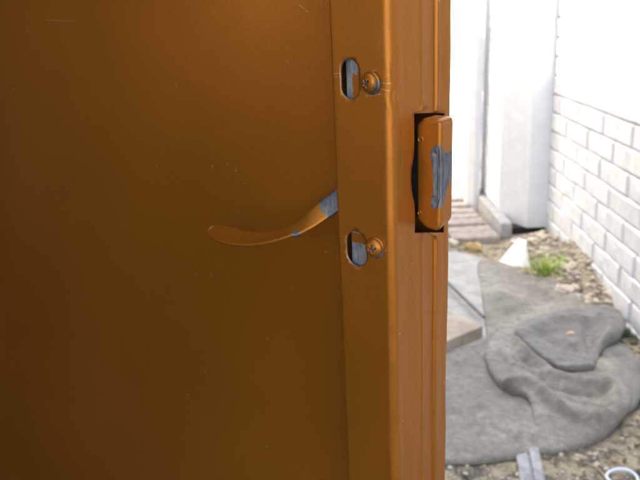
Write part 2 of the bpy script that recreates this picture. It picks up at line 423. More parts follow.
def make_channel():
    # plan profile of the folded sheet, dense polyline (x offset from Wd, y)
    P = []
    def arc(cx_, cy_, r, a0, a1, n):
        for i in range(n+1):
            a = R(a0+(a1-a0)*i/n); P.append((cx_+r*math.cos(a), cy_+r*math.sin(a)))
    for y in (PD-.001, PD*.6, PD*.3): P.append((-CH, y))
    arc(-CH+.0018, .0018, .0018, 180, 270, 5)
    nfr = 26; x0, x1 = -CH+.0018, -.0046
    for i in range(1, nfr): P.append((x0+(x1-x0)*i/nfr, 0))
    arc(-.0046, .0046, .0046, 270, 360, 11)
    def to(y0, y1, e0, e1, n):
        for i in range(1, n+1):
            t = i/n; P.append((e0+(e1-e0)*t, y0+(y1-y0)*t))
    def bead(y, e0, e1, r=.00055):
        for a, k in ((-1, .0), (-.55, .75), (0, 1.0), (.55, .75), (1, 0)):
            t = (a+1)/2; P.append((e0+(e1-e0)*t+r*k, y+a*r*1.1))
    to(.0046, y421-.0012, 0, .0003, 10); bead(y421, .0003, -.0008, .0010)
    to(y421+.0012, y437-.0012, -.0010, -.0016, 7); bead(y437, -.0016, -.0003, .0009)
    to(y437+.0012, y452-.0022, -.0003, 0, 6)
    arc(-.0022, y452-.0022, .0022, 0, 90, 5)
    P.append((-.008, y452)); P.append((-.02, y452))
    Q = [P[0]]
    for p in P[1:]:
        if math.hypot(p[0]-Q[-1][0], p[1]-Q[-1][1]) > 2e-5: Q.append(p)
    P = Q
    S = [0]
    for a, b in zip(P, P[1:]): S.append(S[-1]+math.hypot(b[0]-a[0], b[1]-a[1]))
    S = np.array(S); PX = np.array([p[0] for p in P]); PY = np.array([p[1] for p in P])
    iF = min(i for i in range(len(P)) if abs(P[i][1]) < 1e-7)                                                # start of flat front
    sF = S[iF]; xF = PX[iF]
    def q_front(x): return sF+(x-Wd-xF)
    iE = next(i for i in range(len(P)) if PX[i] > -1e-6 and PY[i] >= .0046-1e-9); sE = S[iE]
    def q_edge(y): return sE+(y-.0046) + (.0006 if y > y421 else 0)
    holes = []
    def slot(ul, ur, vt, vb, vm):
        xl, _ = door_front(ul, vm); xr, _ = door_front(ur, vm); xm = (xl+xr)/2
        um = (ul+ur)/2; _, zt = door_front(um, vt); _, zb = door_front(um, vb); r = (xr-xl)/2
        pts = []
        for i in range(13):
            a = math.pi*i/12; pts.append((q_front(xm+r*math.cos(a)), zt-r+r*math.sin(a)))
        for i in range(13):
            a = math.pi+math.pi*i/12; pts.append((q_front(xm+r*math.cos(a)), zb+r+r*math.sin(a)))
        return pts, xm, r, zt, zb
    s1 = slot(341.0, 359.0, 59, 99, 79); s2 = slot(346.5, 366.5, 231.5, 266, 248)
    holes += [s1[0], s2[0]]
    cut = []
    for (u, v) in [(414, 113.5), (437, 113), (446, 113), (446, 232), (430, 233), (414.5, 233), (414.8, 215), (414, 203), (411.8, 192), (411.0, 180), (411.6, 168), (413.6, 156), (414.2, 140)]:
        y, z = door_edge(u, v); cut.append((q_edge(y), z))
    zt = max(c[1] for c in cut[:2]); zb = min(c[1] for c in cut[3:6])
    holes.append(cut)
    ztop, zbot = 1.20+.10, 1.20-.34
    zz = sorted(set([ztop-.0030*i for i in range(int((ztop-zbot)/.0030)+1)]))
    pts = []; edges = []
    for hp in holes:
        b0 = len(pts); pts += [Vector(p) for p in hp]; edges += [(b0+i, b0+(i+1) % len(hp)) for i in range(len(hp))]
    HP = [np.array(h) for h in holes]
    Zs = np.array(zz); SS, ZZ = np.meshgrid(S, Zs)
    dm = np.full(SS.shape, 1e9)
    for h in HP:
        m = (SS > h[:, 0].min()-.004) & (SS < h[:, 0].max()+.004) & (ZZ > h[:, 1].min()-.004) & (ZZ < h[:, 1].max()+.004)
        if m.any(): dm[m] = np.minimum(dm[m], seg_dist(SS[m], ZZ[m], h))
    keep = dm > .0006
    idx = {}; col_edges = []
    for i in range(len(S)):
        last = None
        for j in range(len(zz)):
            s, z = S[i], zz[j]
            if not keep[j, i] or any(in_poly(s, z, h) for h in HP if h[:, 0].min() < s < h[:, 0].max() and h[:, 1].min() < z < h[:, 1].max()):
                last = None; continue
            pts.append(Vector((s, z)))
            if dm[j, i] > .0032:
                if last is not None: col_edges.append((last, len(pts)-1))
                last = len(pts)-1
            else: last = None
    edges += col_edges
    vo, eo, fo, *_ = delaunay_2d_cdt(pts, edges, [], 0, 1e-7)
    V = []
    sc_l, sc_z = door_front(401, 95)
    def disp(s, z):
        x = np.interp(s, S, PX); y = np.interp(s, S, PY)
        # crumpled place on the corner left of the latch, and the lip torn up above its opening
        d = 0
        cz_ = door_edge(400, 92)[1]
        g = math.exp(-((s-(sE-.001))/.004)**2-((z-cz_)/.014)**2); d -= .0007*g*(.4+1.5*fbm(s*300, z*160, 0, 3))
        g3 = math.exp(-((s-(sE-.003))/.005)**2)*.0008*fbm(1, z*18, 0, 3); d += g3
        if s > sE: d += .0007*fbm((s-sE)*60, z*11, 5, 3)
        elif s > sF: d += .0004*fbm((s-sE)*25, z*9, 7, 2)
        yt, zt_ = door_edge(424, 108); st = q_edge(yt)
        g2 = math.exp(-((s-st)/.0028)**2)*math.exp(-((z-zt_)/.0042)**2); d += .0030*g2*(1+.6*math.sin((s-st)*2500))
        return x, y, d
    dx = np.gradient(PX, S); dy = np.gradient(PY, S)
    for p in vo:
        s, z = p.x, p.y; x, y, d = disp(s, z)
        tx, ty = np.interp(s, S, dx), np.interp(s, S, dy); L = math.hypot(tx, ty) or 1
        nx_, ny_ = ty/L, -tx/L
        V.append((Wd+x+nx_*d, y+ny_*d, z))
    Fc = []
    for f in fo:
        cx_ = sum(vo[i].x for i in f)/len(f); cy_ = sum(vo[i].y for i in f)/len(f)
        if any(in_poly(cx_, cy_, h) for h in HP): continue
        Fc.append(tuple(f))
    o = mesh_obj('frame_channel', V, Fc, m_paint_ch, door, smooth=True)
    # wear: bare metal glints round the holes and scratches beside the screws
    dmin = np.full(len(V), 1e9); sx = np.array([p.x for p in vo]); sz = np.array([p.y for p in vo])
    for h in HP[:2]: dmin = np.minimum(dmin, seg_dist(sx, sz, h))
    at = o.data.attributes.new('wear', 'FLOAT', 'POINT')
    wv = np.clip(.54-dmin/.0012, 0, 1)
    wv = np.maximum(wv, np.where((sx > S[-1]-.0262), .0, 0))
    at.data.foreach_set('value', wv.astype('f'))
    # the rest of the channel above and below what is seen close: plain continuation
    def cont(z0, z1):
        VV = []; FF = []
        for z in (z0, z1):
            VV += [(Wd+PX[i], PY[i], z) for i in range(len(PX))]
        n = len(PX)
        for i in range(n-1): FF.append((i, i+1, n+i+1, n+i))
        return mesh_obj('frame_channel', VV, FF, m_paint_ch, door, smooth=True)
    zmin, zmax = zz[0], zz[-1]
    ex = [cont(.04, zmin), cont(zmax, 2.04)]
    for q in [o]+ex:
        bm = bmesh.new(); bm.from_mesh(q.data); bm.normal_update()
        # outward = towards -y on the front
        f0 = max(bm.faces, key=lambda f: abs(f.normal.y)*f.calc_area())
        avg = sum((f.normal.y*f.calc_area() for f in bm.faces if abs(f.calc_center_median().y) < .001))
        if avg > 0: bmesh.ops.reverse_faces(bm, faces=bm.faces)
        bm.to_mesh(q.data); bm.free()
        md = q.modifiers.new('thickness', 'SOLIDIFY'); md.thickness = .0013; md.offset = -1; md.use_rim = True
    return s1, s2, (zt, zb)
s1, s2, (ZT, ZB) = make_channel()

def make_panel():
    x0, x1 = .0, Wd-CH+.012
    xs = list(np.linspace(x0, x1, 60)); zs = list(np.concatenate([np.linspace(.04, .75, 8), np.linspace(.76, 1.35, 80), np.linspace(1.4, 2.04, 8)]))
    bx_, bz_ = door_front(283, 212, PD)
    V = []
    for z in zs:
        for x in xs:
            d = .0016*fbm(x*3.0, z*2.4, 8.8, 2)+.0022*math.sin((x/Wd)*math.pi)*math.sin((z-.04)/2*math.pi)
            d += .00022*math.exp(-((x-bx_)**2+(z-bz_)**2)/.005**2)
            V.append((x, PD-d, z))
    n = len(xs)
    Fc = [(j*n+i, j*n+i+1, (j+1)*n+i+1, (j+1)*n+i) for j in range(len(zs)-1) for i in range(n-1)]
    o = mesh_obj('inner_panel', V, Fc, m_paint_p, door, smooth=True)
    bm = bmesh.new(); box(bm, (0, y452-.0016, .04), (Wd-.006, y452-.0004, 2.04)); bm_obj('outer_skin', bm, m_paint, door)
    # hinge side and top and bottom edges
    bm = bmesh.new(); box(bm, (-.001, PD+.0012, .04), (.0005, y452-.0018, 2.04)); bm_obj('hinge_edge', bm, m_paint, door)
    bm = bmesh.new(); box(bm, (.001, PD*.02, 2.041), (Wd-.004, y452, 2.044)); bm_obj('top_edge', bm, m_paint, door)
make_panel()

def wear_attr(o, fn):
    at = o.data.attributes.new('wear', 'FLOAT', 'POINT')
    at.data.foreach_set('value', np.array([fn(v.co) for v in o.data.vertices], 'f'))

m_rod = paint_mat('locking_rod_metal', wear=True, speck=False, sk=2.2)
# locking rod seen through the slots: grey steel bar behind the channel's face
def make_rods():
    for (sl_, name) in ((s1, 'locking_rod'), (s2, 'locking_rod')):
        _, xm, r, zt, zb = sl_
        bm = bmesh.new(); box(bm, (xm-r*.78, .0026, zb-.012), (xm+r*1.5, .0058, zt+.012), .0007, 2)
        bmesh.ops.subdivide_edges(bm, edges=bm.edges[:], cuts=7, use_grid_fill=True)
        o = bm_obj(name, bm, m_rod, door)
        if sl_ is s1:
            wear_attr(o, lambda c: .75 if (c.z > (zb+.62*(zt-zb)) or c.x < xm+r*.05) else .25)
        else:
            wear_attr(o, lambda c: .1 if (zb+.55*(zt-zb) < c.z < zb+.86*(zt-zb)) else .85)
make_rods()

def make_screw(u, v, tilt, rot):
    x, z = door_front(u, v)
    root = mesh = None
    R0, h = .0050, .0026
    nr, na = 22, 72; V = []; Fc = []
    for i in range(nr+1):
        t = i/nr; r = R0*t
        for j in range(na):
            a = 2*math.pi*j/na; px, pz = r*math.cos(a), r*math.sin(a)
            hh = h*math.sqrt(max(0, 1-(t*.97)**2.4)) if t < 1 else 0
            ca, sa = math.cos(rot), math.sin(rot); qx, qz = px*ca+pz*sa, -px*sa+pz*ca
            dep = 0
            for (p, q) in ((qx, qz), (qz, qx)):
                k = max(0, 1-abs(q)/.00062)*max(0, 1-(abs(p)/.0024)**3); dep = max(dep, min(1, k*2.2))
            dep = max(dep, max(0, 1-(r/.0013)**2))
            V.append((px, -hh+dep*.0016, pz))
    for i in range(nr):
        for j in range(na):
            a = i*na+j; b = i*na+(j+1) % na; Fc.append((a, b, b+na, a+na))
    V += [(p[0], .002, p[2]) for p in V[-na:]]
    i = nr
    for j in range(na):
        a = i*na+j; b = i*na+(j+1) % na; Fc.append((a, b, b+na, a+na))
    s = mesh_obj('screw', V, Fc, m_paint_w, door, smooth=True); wear_attr(s, lambda c: .50 if math.hypot(c.x, c.z) < .0016 else .20+.20*(c.x-c.z)/.005); s.location = (x, -.0016, z); s.rotation_euler = (R(tilt[0]), 0, R(tilt[1]))
    # washer
    bm = bmesh.new(); prof = [(.0030, .0), (.0054, .0), (.0060, .0004), (.0060, .0010)]; rings = []
    for (r, d) in prof: rings.append([bm.verts.new((r*math.cos(2*math.pi*k/40), d, r*math.sin(2*math.pi*k/40))) for k in range(40)])
    for a, b in zip(rings, rings[1:]):
        for k in range(40): bm.faces.new((a[k], a[(k+1) % 40], b[(k+1) % 40], b[k]))
    wsh = bm_obj('washer', bm, m_paint_w, s, smooth=True); wear_attr(wsh, lambda c: .38+.25*(c.x-c.z)/.006); wsh.location = (.0004, .0006, -.0004)
make_screw(370.5, 82.5, (4, -8), .5); make_screw(375.5, 247, (0, 10), .2)

def make_latch():
    d1 = door_edge(418.0, 175)[0]
    xr, _ = door_front(440.5, 175, d1); P = xr-Wd
    d2, _ = door_edge(453.3, 175, P)
    zt = door_front(438, 119.5, d1)[1]; zb = door_front(440, 233, d1)[1]
    print('latch protrude', P, 'depth', d1, d2, 'z', zt, zb)
    # outline in (x,z) of the block, extruded from d1 to d2 with softened edges
    x0 = Wd-.0012; x1 = Wd+P
    out = [(x0, zt-.004), (Wd+.0005, zt-.0022), (Wd+.003, zt+.0003), (x1-.0015, zt), (x1, zt-.0016), (x1, zb+.0030), (x1-.002, zb), (Wd+.004, zb+.0016), (Wd+.0005, zb+.0045), (x0, zb+.006)]
    bm = bmesh.new()
    a = [bm.verts.new((x, d1, z)) for x, z in out]; b = [bm.verts.new((x, d2, z)) for x, z in out]
    bm.faces.new(a); bm.faces.new(list(reversed(b)))
    for i in range(len(out)): bm.faces.new((a[i], b[i], b[(i+1) % len(out)], a[(i+1) % len(out)]))
    # slope the outer end: its far bottom corner lies higher
    for v in b:
        if abs(v.co.x-x1) < .003 and v.co.z < (zt+zb)/2: v.co.z += .0030
    bmesh.ops.recalc_face_normals(bm, faces=bm.faces)
    bmesh.ops.bevel(bm, geom=bm.edges[:], offset=.0019, segments=4, affect='EDGES', profile=.5)
    # cut into fine slices so that the wear mask has vertices to live on
    for i in range(1, 60):
        z = zb+(zt-zb)*i/60
        bmesh.ops.bisect_plane(bm, geom=bm.verts[:]+bm.edges[:]+bm.faces[:], plane_co=(0, 0, z), plane_no=(0, 0, 1))
    for i in range(1, 14):
        bmesh.ops.bisect_plane(bm, geom=bm.verts[:]+bm.edges[:]+bm.faces[:], plane_co=(Wd+P*i/14, 0, 0), plane_no=(1, 0, 0))
    for i in range(1, 8):
        bmesh.ops.bisect_plane(bm, geom=bm.verts[:]+bm.edges[:]+bm.faces[:], plane_co=(0, d1+(d2-d1)*i/8, 0), plane_no=(0, 1, 0))
    bmesh.ops.triangulate(bm, faces=[f for f in bm.faces if len(f.verts) > 4])
    # masks drawn in the latch's own faces
    fr = [door_front(u, v, d1) for u, v in [(436, 145), (431.5, 150), (429.5, 156), (431.5, 163), (432.5, 172), (433.5, 184), (433, 194), (430.5, 201), (431, 207), (436, 210), (441, 206), (443, 180), (443, 145)]]
    en = [door_edge(u, v, P) for u, v in [(438, 144), (443, 150), (447, 153), (456, 149), (456, 178), (450, 181), (446, 192), (443, 206), (438, 210)]]
    gr = [door_front(u, v, d1) for u, v in [(434, 153), (438.8, 150), (439.2, 200), (436, 208), (433, 203), (435, 188), (434.5, 170)]]
    for v in bm.verts:
        if abs(v.co.y-d1) < .0004 and in_poly(v.co.x, v.co.z, gr): v.co.y += .0007
    o = bm_obj('latch_bolt', bm, m_paint_w, door)
    for p in o.data.polygons: p.use_smooth = True
    try:
        o.data.shade_auto_smooth if False else None
    except Exception: pass
    FR = [np.array(p) for p in fr]; EN = [np.array(p) for p in en]
    def wf(c):
        if c.y < d1+.0016 and c.x < x1+.001:
            s = in_poly(c.x, c.z, fr); d = seg_dist(np.array([c.x]), np.array([c.z]), FR)[0]
            a_ = .5+(1 if s else -1)*min(d/.0014, .5)
            if c.y < d1+.0009: return a_
        s = in_poly(c.y, c.z, en); d = seg_dist(np.array([c.y]), np.array([c.z]), EN)[0]
        if c.x > x1-.0022: return .5+(1 if s else -1)*min(d/.0014, .5)
        return 0.
    wear_attr(o, wf)
    for (u, v, rr) in ((420.5, 139.5, .0019), (419.5, 213, .0013)):
        x, z = door_front(u, v, d1)
        bm = bmesh.new(); rg = []
        for (r, d) in ((rr, .0003), (rr*.9, -.0003), (rr*.7, -.0003), (rr*.55, .0001), (.00001, .0001)):
            rg.append([bm.verts.new((x+r*math.cos(2*math.pi*k/24), d1+d, z+r*math.sin(2*math.pi*k/24))) for k in range(24)])
        for a, b in zip(rg, rg[1:]):
            for k in range(24): bm.faces.new((a[k], a[(k+1) % 24], b[(k+1) % 24], b[k]))
        bm_obj('rivet', bm, m_paint, o, smooth=True)
    # lock case inside the channel, coloured near-black as shade in the gap
    bm = bmesh.new(); box(bm, (Wd-.030, d1-.0012, zb-.010), (Wd-.024, d2+.012, zt+.010), .001); box(bm, (Wd-.0238, d1+.0045, zb+.006), (Wd-.0014, d2-.0005, zt-.005))
    bm_obj('lock_case', bm, m_black, door)
make_latch()

def make_lever():
    # centre line (u, v, depth of plane y), width, roll 0 = face to the viewer .. 1 = lying flat like a spoon
    K = [(358, 186, .013, .0122, 0), (346, 194, .012, .0120, 0), (334, 203.0, .010, .0118, 0.0), (323, 211, .007, .0114, .04), (312, 219.5, .003, .0110, .22), (301, 227.5, -.001, .0106, .60),
         (288, 234, -.005, .0106, .90), (273, 238.5, -.008, .0112, 1), (257, 240.8, -.010, .0124, 1), (241, 240.0, -.011, .0136, 1), (228, 237.0, -.011, .0144, 1), (218, 233.2, -.010, .0130, 1), (212.5, 230.9, -.009, .0090, 1), (210.0, 229.8, -.009, .003, 1)]
    C = []
    for (u, v, d, wd, ro) in K:
        x, z = door_front(u, v, d); C.append((x, d, z, wd, ro))
    S = catmull(C, 8)
    V = []; Fc = []; prof = []
    th = .0034
    for a in range(20):
        t = 2*math.pi*a/20; c, s = math.cos(t), math.sin(t)
        prof.append((math.copysign(abs(c)**.35, c), math.copysign(abs(s)**.6, s)))
    n = len(prof)
    for i, p in enumerate(S):
        a = S[max(i-1, 0)][:3]; b = S[min(i+1, len(S)-1)][:3]; T = Vector(b-a).normalized()
        A = T.cross(Vector((0, 1, 0))).normalized()                 # in-plane across (face to the viewer)
        if A.z < 0: A = -A
        B = Vector((0, 1, 0))-T*T.y; B.normalize()
        flat = (B*.90+A*.42).normalized()                            # far edge higher: the spoon tips towards the viewer
        ro = float(p[4]); Wa = (A*math.cos(ro*math.pi/2)+flat*math.sin(ro*math.pi/2)).normalized()
        Th = T.cross(Wa).normalized()
        for (c, s) in prof:
            q = Vector(p[:3])+Wa*(c*p[3]/2)+Th*(s*th/2)
            # spoon dish
            if ro > .8: q += Vector((0, 0, 1))*(.0010*c*c)
            V.append(tuple(q))
    m = len(S)
    for i in range(m-1):
        for k in range(n):
            a = i*n+k; b = i*n+(k+1) % n; Fc.append((a, b, b+n, a+n))
    Fc.append(tuple(range(n))); Fc.append(tuple(reversed(range((m-1)*n, m*n))))
    bm = bmesh.new(); tmp = bpy.data.meshes.new('t'); tmp.from_pydata(V, [], Fc); bm.from_mesh(tmp)
    o = bm_obj('lever_handle', bm, m_paint_w, door, smooth=True)
    xa, za = door_front(323, 205, .009); xb, zb_ = door_front(331, 214, .009)
    xt, zt_ = door_front(306, 231, .003)
    def wf(c):
        # bare steel next to the channel, edge running obliquely; a scuffed place at the twist
        k = ((c.x-xa)*1.0+(c.z-za)*.9)/.005
        a_ = max(0, min(1, .5+k*.5))
        a2 = .66*math.exp(-((c.x-xt)**2+(c.z-zt_)**2)/.0048**2)
        return max(a_, a2)
    wear_attr(o, wf)
make_lever()

# ------------------------------------------------------------------ things on the ground
def carpet_mat():
    b = NB('grey_felt')
    n1 = b.noise(5, 4, .6); n2 = b.noise(45, 5, .7); n3 = b.noise(420, 3, .7)
    c = b.ramp(n1, [(.32, (.25, .23, .185)), (.5, (.35, .325, .27)), (.68, (.49, .46, .39))])
    c = b.mix(b.sm(n2, .38, .62, 0, .6), c, (.20, .175, .14))
    c = b.mix(b.sm(b.noise(26, 6, .75), .54, .72, 0, .45), c, (.54, .49, .39))
    c = b.mix(b.sm(b.noise(12, 5, .7), .54, .68, 0, .55), c, (.17, .15, .12))
    c = b.mix(b.sm(b.noise(140, 3, .7), .60, .70, 0, .4), c, (.60, .55, .46))
    geo = b.n('ShaderNodeNewGeometry')
    at = b.n('ShaderNodeAttribute', attribute_name='under')
    c = b.mix(b.math('MULTIPLY', at.outputs['Fac'], .55), c, (.185, .18, .19))
    c = b.mix(b.sm(n3, .35, .7, 0, .3), c, (.13, .115, .09))
    nb = b.bump(n2, .6, .008); nb = b.bump(n3, .8, .003, nb)
    return b.set(base_color=c, roughness=1.0, normal=nb, sheen_weight=.25)
m_felt = carpet_mat()
def layer(name, outline_px, z_out, fn, parent, under=None, h=.009, thick=.008, rnd=.03, bulge=0, smooth_out=6):
    """cloth layer: outline in photo points dropped on the ground plane at z_out, surface height fn(x,y) above it with rounded rim"""
    oc = catmull([tuple(ground(u, v, z_out))[:2] for u, v in outline_px], smooth_out, closed=True)
    OC = [np.array(p) for p in oc]
    A = np.array(OC); x0, y0 = A.min(0); x1, y1 = A.max(0)
    pts = [Vector(p) for p in OC]; ed = [(i, (i+1) % len(OC)) for i in range(len(OC))]
    gx, gy = np.meshgrid(np.arange(x0, x1, h), np.arange(y0, y1, h)); gx = gx.ravel(); gy = gy.ravel()
    dd = seg_dist(gx, gy, OC)
    for x, y, d in zip(gx, gy, dd):
        if d > h*.35 and in_poly(x, y, OC): pts.append(Vector((x, y)))
    vo, _, fo, *_ = delaunay_2d_cdt(pts, ed, [], 0, 1e-7)
    X = np.array([p.x for p in vo]); Yv = np.array([p.y for p in vo]); D = seg_dist(X, Yv, OC); D[:len(OC)] = 0
    t = np.clip(D/rnd, 0, 1); rim = np.sqrt(np.clip(1-(1-t)**2, 0, 1))
    Z = fn(X, Yv, D, rim)
    if bulge:
        e = 1e-4; gx_ = (seg_dist(X+e, Yv, OC)-seg_dist(X-e, Yv, OC))/(2*e); gy_ = (seg_dist(X, Yv+e, OC)-seg_dist(X, Yv-e, OC))/(2*e)
        k = bulge*np.sin(np.pi*np.clip(D/rnd, 0, 1)**.7); k[:len(OC)] = -bulge*.3
        k[len(OC):] = np.where(D[len(OC):] < rnd, k[len(OC):], 0); gx_[:len(OC)] = 0; gy_[:len(OC)] = 0
        XX = X-gx_*k; YY = Yv-gy_*k
    else: XX, YY = X, Yv
    Fc = []
    for f in fo:
        cx_ = sum(vo[i].x for i in f)/len(f); cy_ = sum(vo[i].y for i in f)/len(f)
        if in_poly(cx_, cy_, OC): Fc.append(tuple(f))
    V = list(zip(XX, YY, Z)); o = mesh_obj(name, V, Fc, m_felt, parent, smooth=True)
    bm = bmesh.new(); bm.from_mesh(o.data); bm.normal_update()
    if sum(f.normal.z for f in bm.faces) < 0: bmesh.ops.reverse_faces(bm, faces=bm.faces)
    bm.to_mesh(o.data); bm.free()
    at = o.data.attributes.new('under', 'FLOAT', 'POINT'); at.data.foreach_set('value', (under(X, Yv) if under else np.zeros(len(X))).astype('f'))
    md = o.modifiers.new('thickness', 'SOLIDIFY'); md.thickness = thick; md.offset = -1
    return o
def ridge(X, Y, px, zref, width, height, sharp=2.0):
    P = [np.array(p) for p in catmull([tuple(ground(u, v, zref))[:2] for u, v in px], 5)]
    d = seg_dist(X, Y, P, closed=False); return height*np.exp(-(d/width)**sharp)
def gnoise(X, Y, s, seed=0, o=3): return np.array([fbm(x*s, y*s, seed, o) for x, y in zip(X, Y)])
def make_carpet():
    root = empty('carpet', (0, 0, 0)); tag(root, 'large grey felt carpet crumpled and folded over itself on the dirt', 'carpet')
    def f1(X, Y, D, rim):
        base = np.array([gz(x, y) for x, y in zip(X, Y)])
        z = np.maximum(base, 0)*.8+.012*rim+.004
        z += .010*gnoise(X, Y, 3.2, 4)*rim + .006*gnoise(X, Y, 11, 2)*rim+.0016*gnoise(X, Y, 80, 6)
        z += ridge(X, Y, [(470, 400), (500, 430), (540, 436)], 0, .05, .012)
        z += ridge(X, Y, [(500, 300), (520, 290), (545, 292)], 0, .05, .010)
        return z
    layer('lower_sheet', [(478, 261), (500, 264), (527, 275), (553, 283), (585, 300), (603, 330), (612, 380), (606, 420), (580, 440), (545, 452), (500, 461), (460, 463), (425, 458), (415, 400), (436, 350), (470, 345), (484, 338), (484, 318), (481, 290)], .01, f1, root, rnd=.02)
    # right hand back layer
    def fR(X, Y, D, rim):
        return .012+.026*rim+.012*gnoise(X, Y, 6, 9)*rim+ridge(X, Y, [(606, 352), (622, 350), (640, 362)], .05, .03, .02)
    layer('back_fold', [(596, 350), (606, 338), (620, 338), (633, 345), (643, 368), (641, 392), (632, 404), (620, 405), (605, 395)], .04, fR, root, rnd=.05, under=lambda X, Y: np.full(len(X), .85))
    # body of the fold
    def f2(X, Y, D, rim):
        z = .012+.032*rim
        z += ridge(X, Y, [(516, 328), (536, 345), (560, 362), (590, 367), (612, 367), (617, 385), (616, 404)], .10, .016, .022)*rim
        z += ridge(X, Y, [(496, 378), (512, 374), (530, 373), (548, 386), (566, 402), (590, 410), (606, 406)], .08, .015, .026)*rim
        z -= ridge(X, Y, [(524, 352), (545, 372), (565, 382), (590, 383)], .07, .016, .022)*rim
        z -= ridge(X, Y, [(540, 396), (556, 412), (576, 420)], .04, .014, .014)*rim
        z -= ridge(X, Y, [(594, 388), (606, 380)], .07, .018, .018)*rim
        z += ridge(X, Y, [(514, 350), (540, 364), (566, 374)], .07, .010, .008)*rim+ridge(X, Y, [(556, 384), (586, 396), (612, 398)], .07, .010, .008)*rim
        z -= .020*np.clip((1.80-Y)/.12, 0, 1)
        z += ridge(X, Y, [(490, 360), (497, 376), (512, 386), (526, 392)], .05, .022, .016)*rim
        z += ridge(X, Y, [(544, 397), (558, 412), (574, 422), (598, 424)], .03, .009, .010)*rim+ridge(X, Y, [(500, 350), (512, 362), (530, 366)], .05, .009, .009)*rim
        z += .008*gnoise(X, Y, 7, 1)*rim+.004*gnoise(X, Y, 20, 5)*rim+.0016*gnoise(X, Y, 90, 6)
        return z
    layer('folded_body', [(488, 368), (486, 350), (495, 336), (514, 321), (540, 318), (580, 330), (604, 352), (618, 360), (623, 385), (631, 400), (618, 422), (596, 437), (560, 446), (540, 447), (536, 436), (533, 412), (526, 397), (508, 391), (496, 383)], .025, f2, root, rnd=.024, bulge=.009, h=.007)
    # upper flap, underside turned up
    def f3(X, Y, D, rim):
        z = .050+.018*rim
        z += ridge(X, Y, [(520, 323), (545, 309), (580, 305)], .12, .03, .014)*rim
        z += ridge(X, Y, [(602, 308), (612, 318), (606, 332)], .12, .024, .036)*rim
        z += ridge(X, Y, [(522, 328), (545, 345), (565, 354), (590, 352)], .12, .018, .016)*rim
        z -= ridge(X, Y, [(588, 312), (590, 330), (594, 344)], .10, .020, .026)*rim
        z -= ridge(X, Y, [(540, 322), (556, 334), (575, 340)], .10, .028, .020)*rim
        z += .010*gnoise(X, Y, 9, 21)*rim+.005*gnoise(X, Y, 26, 3)*rim+.0014*gnoise(X, Y, 90, 6)
        return z
    layer('upper_flap', [(515, 323), (530, 311), (552, 304), (580, 300), (604, 298), (620, 303), (626, 314), (621, 328), (607, 338), (598, 346), (594, 357), (578, 360), (560, 358), (540, 348), (524, 334)], .095, f3, root, rnd=.016, bulge=.005, h=.007, under=lambda X, Y: np.full(len(X), .9))
make_carpet()

def rock(name, loc, size, seed, mat, parent=None, sub=3, flat=.7, rz=0):
    bm = bmesh.new(); bmesh.ops.create_icosphere(bm, subdivisions=sub, radius=1)
    for v in bm.verts:
        c = v.co.copy(); k = 1+.55*noise.noise(c*1.5+Vector((seed*7.1, 0, 0)))+.28*noise.noise(c*3.7+Vector((0, seed*3.3, 0)))
        c = Vector([math.copysign(abs(t)**.75, t) for t in c])*k
        v.co = Vector((c.x*size[0], c.y*size[1], c.z*size[2]))
    o = bm_obj(name, bm, mat, parent, smooth=False); o.location = loc; o.rotation_euler = (0, 0, rz); return o
m_rockA = simple('pale_stone', (.46, .40, .30), (.62, .55, .43), 40, .9, .5, .006)
m_rockB = simple('yellow_stone', (.45, .30, .12), (.62, .45, .22), 30, .9, .5, .006)
m_paver = simple('pink_paver', (.30, .245, .21), (.42, .36, .31), 30, .92, .5, .006)
m_wood = simple('weathered_board', (.34, .27, .20), (.46, .39, .31), 14, .9, .4, .004)
m_slatm = simple('grey_slat', (.30, .29, .28), (.46, .45, .44), 30, .85, .5, .003)

# slab of the path to the left of the carpet
bm = bmesh.new()
pp = [ground(u, v, .02) for u, v in [(483, 256), (489, 266), (487, 350), (440, 372), (380, 372), (380, 262), (455, 248)]]
a = [bm.verts.new((p.x, p.y, .006)) for p in pp]; b = [bm.verts.new((p.x, p.y, -.03)) for p in pp]
bm.faces.new(a)
for i in range(len(a)): bm.faces.new((a[i], b[i], b[(i+1) % len(a)], a[(i+1) % len(a)]))
m_path = simple('path_concrete', (.36, .345, .31), (.46, .44, .40), 14, .92, .4, .004)
tag(bm_obj('path_slab', bm, m_path), kind='structure')

# paving bricks behind it
# unseen dark sheet added under the camera to darken the lower door
def make_dark_ground():
    xs = np.linspace(-.60, .93, 12); ys = np.linspace(-6, 1.15, 30)
    V = [(x, y, .022+.004*fbm(x*3, y*3, 2, 2)) for y in ys for x in xs]; n = len(xs)
    Fc = [(j*n+i, j*n+i+1, (j+1)*n+i+1, (j+1)*n+i) for j in range(len(ys)-1) for i in range(n-1)]
    tag(mesh_obj('added_dark_ground', V, Fc, simple('dark_ground_grey', (.04, .04, .04), (.07, .068, .065), 60, .9), smooth=True), kind='structure')
make_dark_ground()
def make_paving():
    root = empty('brick_path', (.50, 3.9, 0)); tag(root, kind='structure')
    ys = [3.56, 3.69, 3.82, 3.95, 4.08, 4.21, 4.36]
    for i, y in enumerate(ys):
        for j in range(3):
            xc = .52-.012*i-j*.27+random.uniform(-.01, .01)
            if j == 0: xc += random.uniform(-.015, .02)
            bm = bmesh.new(); box(bm, (-.128, -.052, -.03), (.128, .052, .03+random.uniform(-.004, .006)), .012, 2)
            o = bm_obj('paving_brick', bm, m_paver, root); o.location = (xc-.50, y-3.9, .008); o.rotation_euler = (R(random.uniform(-3, 3)), R(random.uniform(-2, 2)), R(random.uniform(-5, 5)+4))
make_paving()

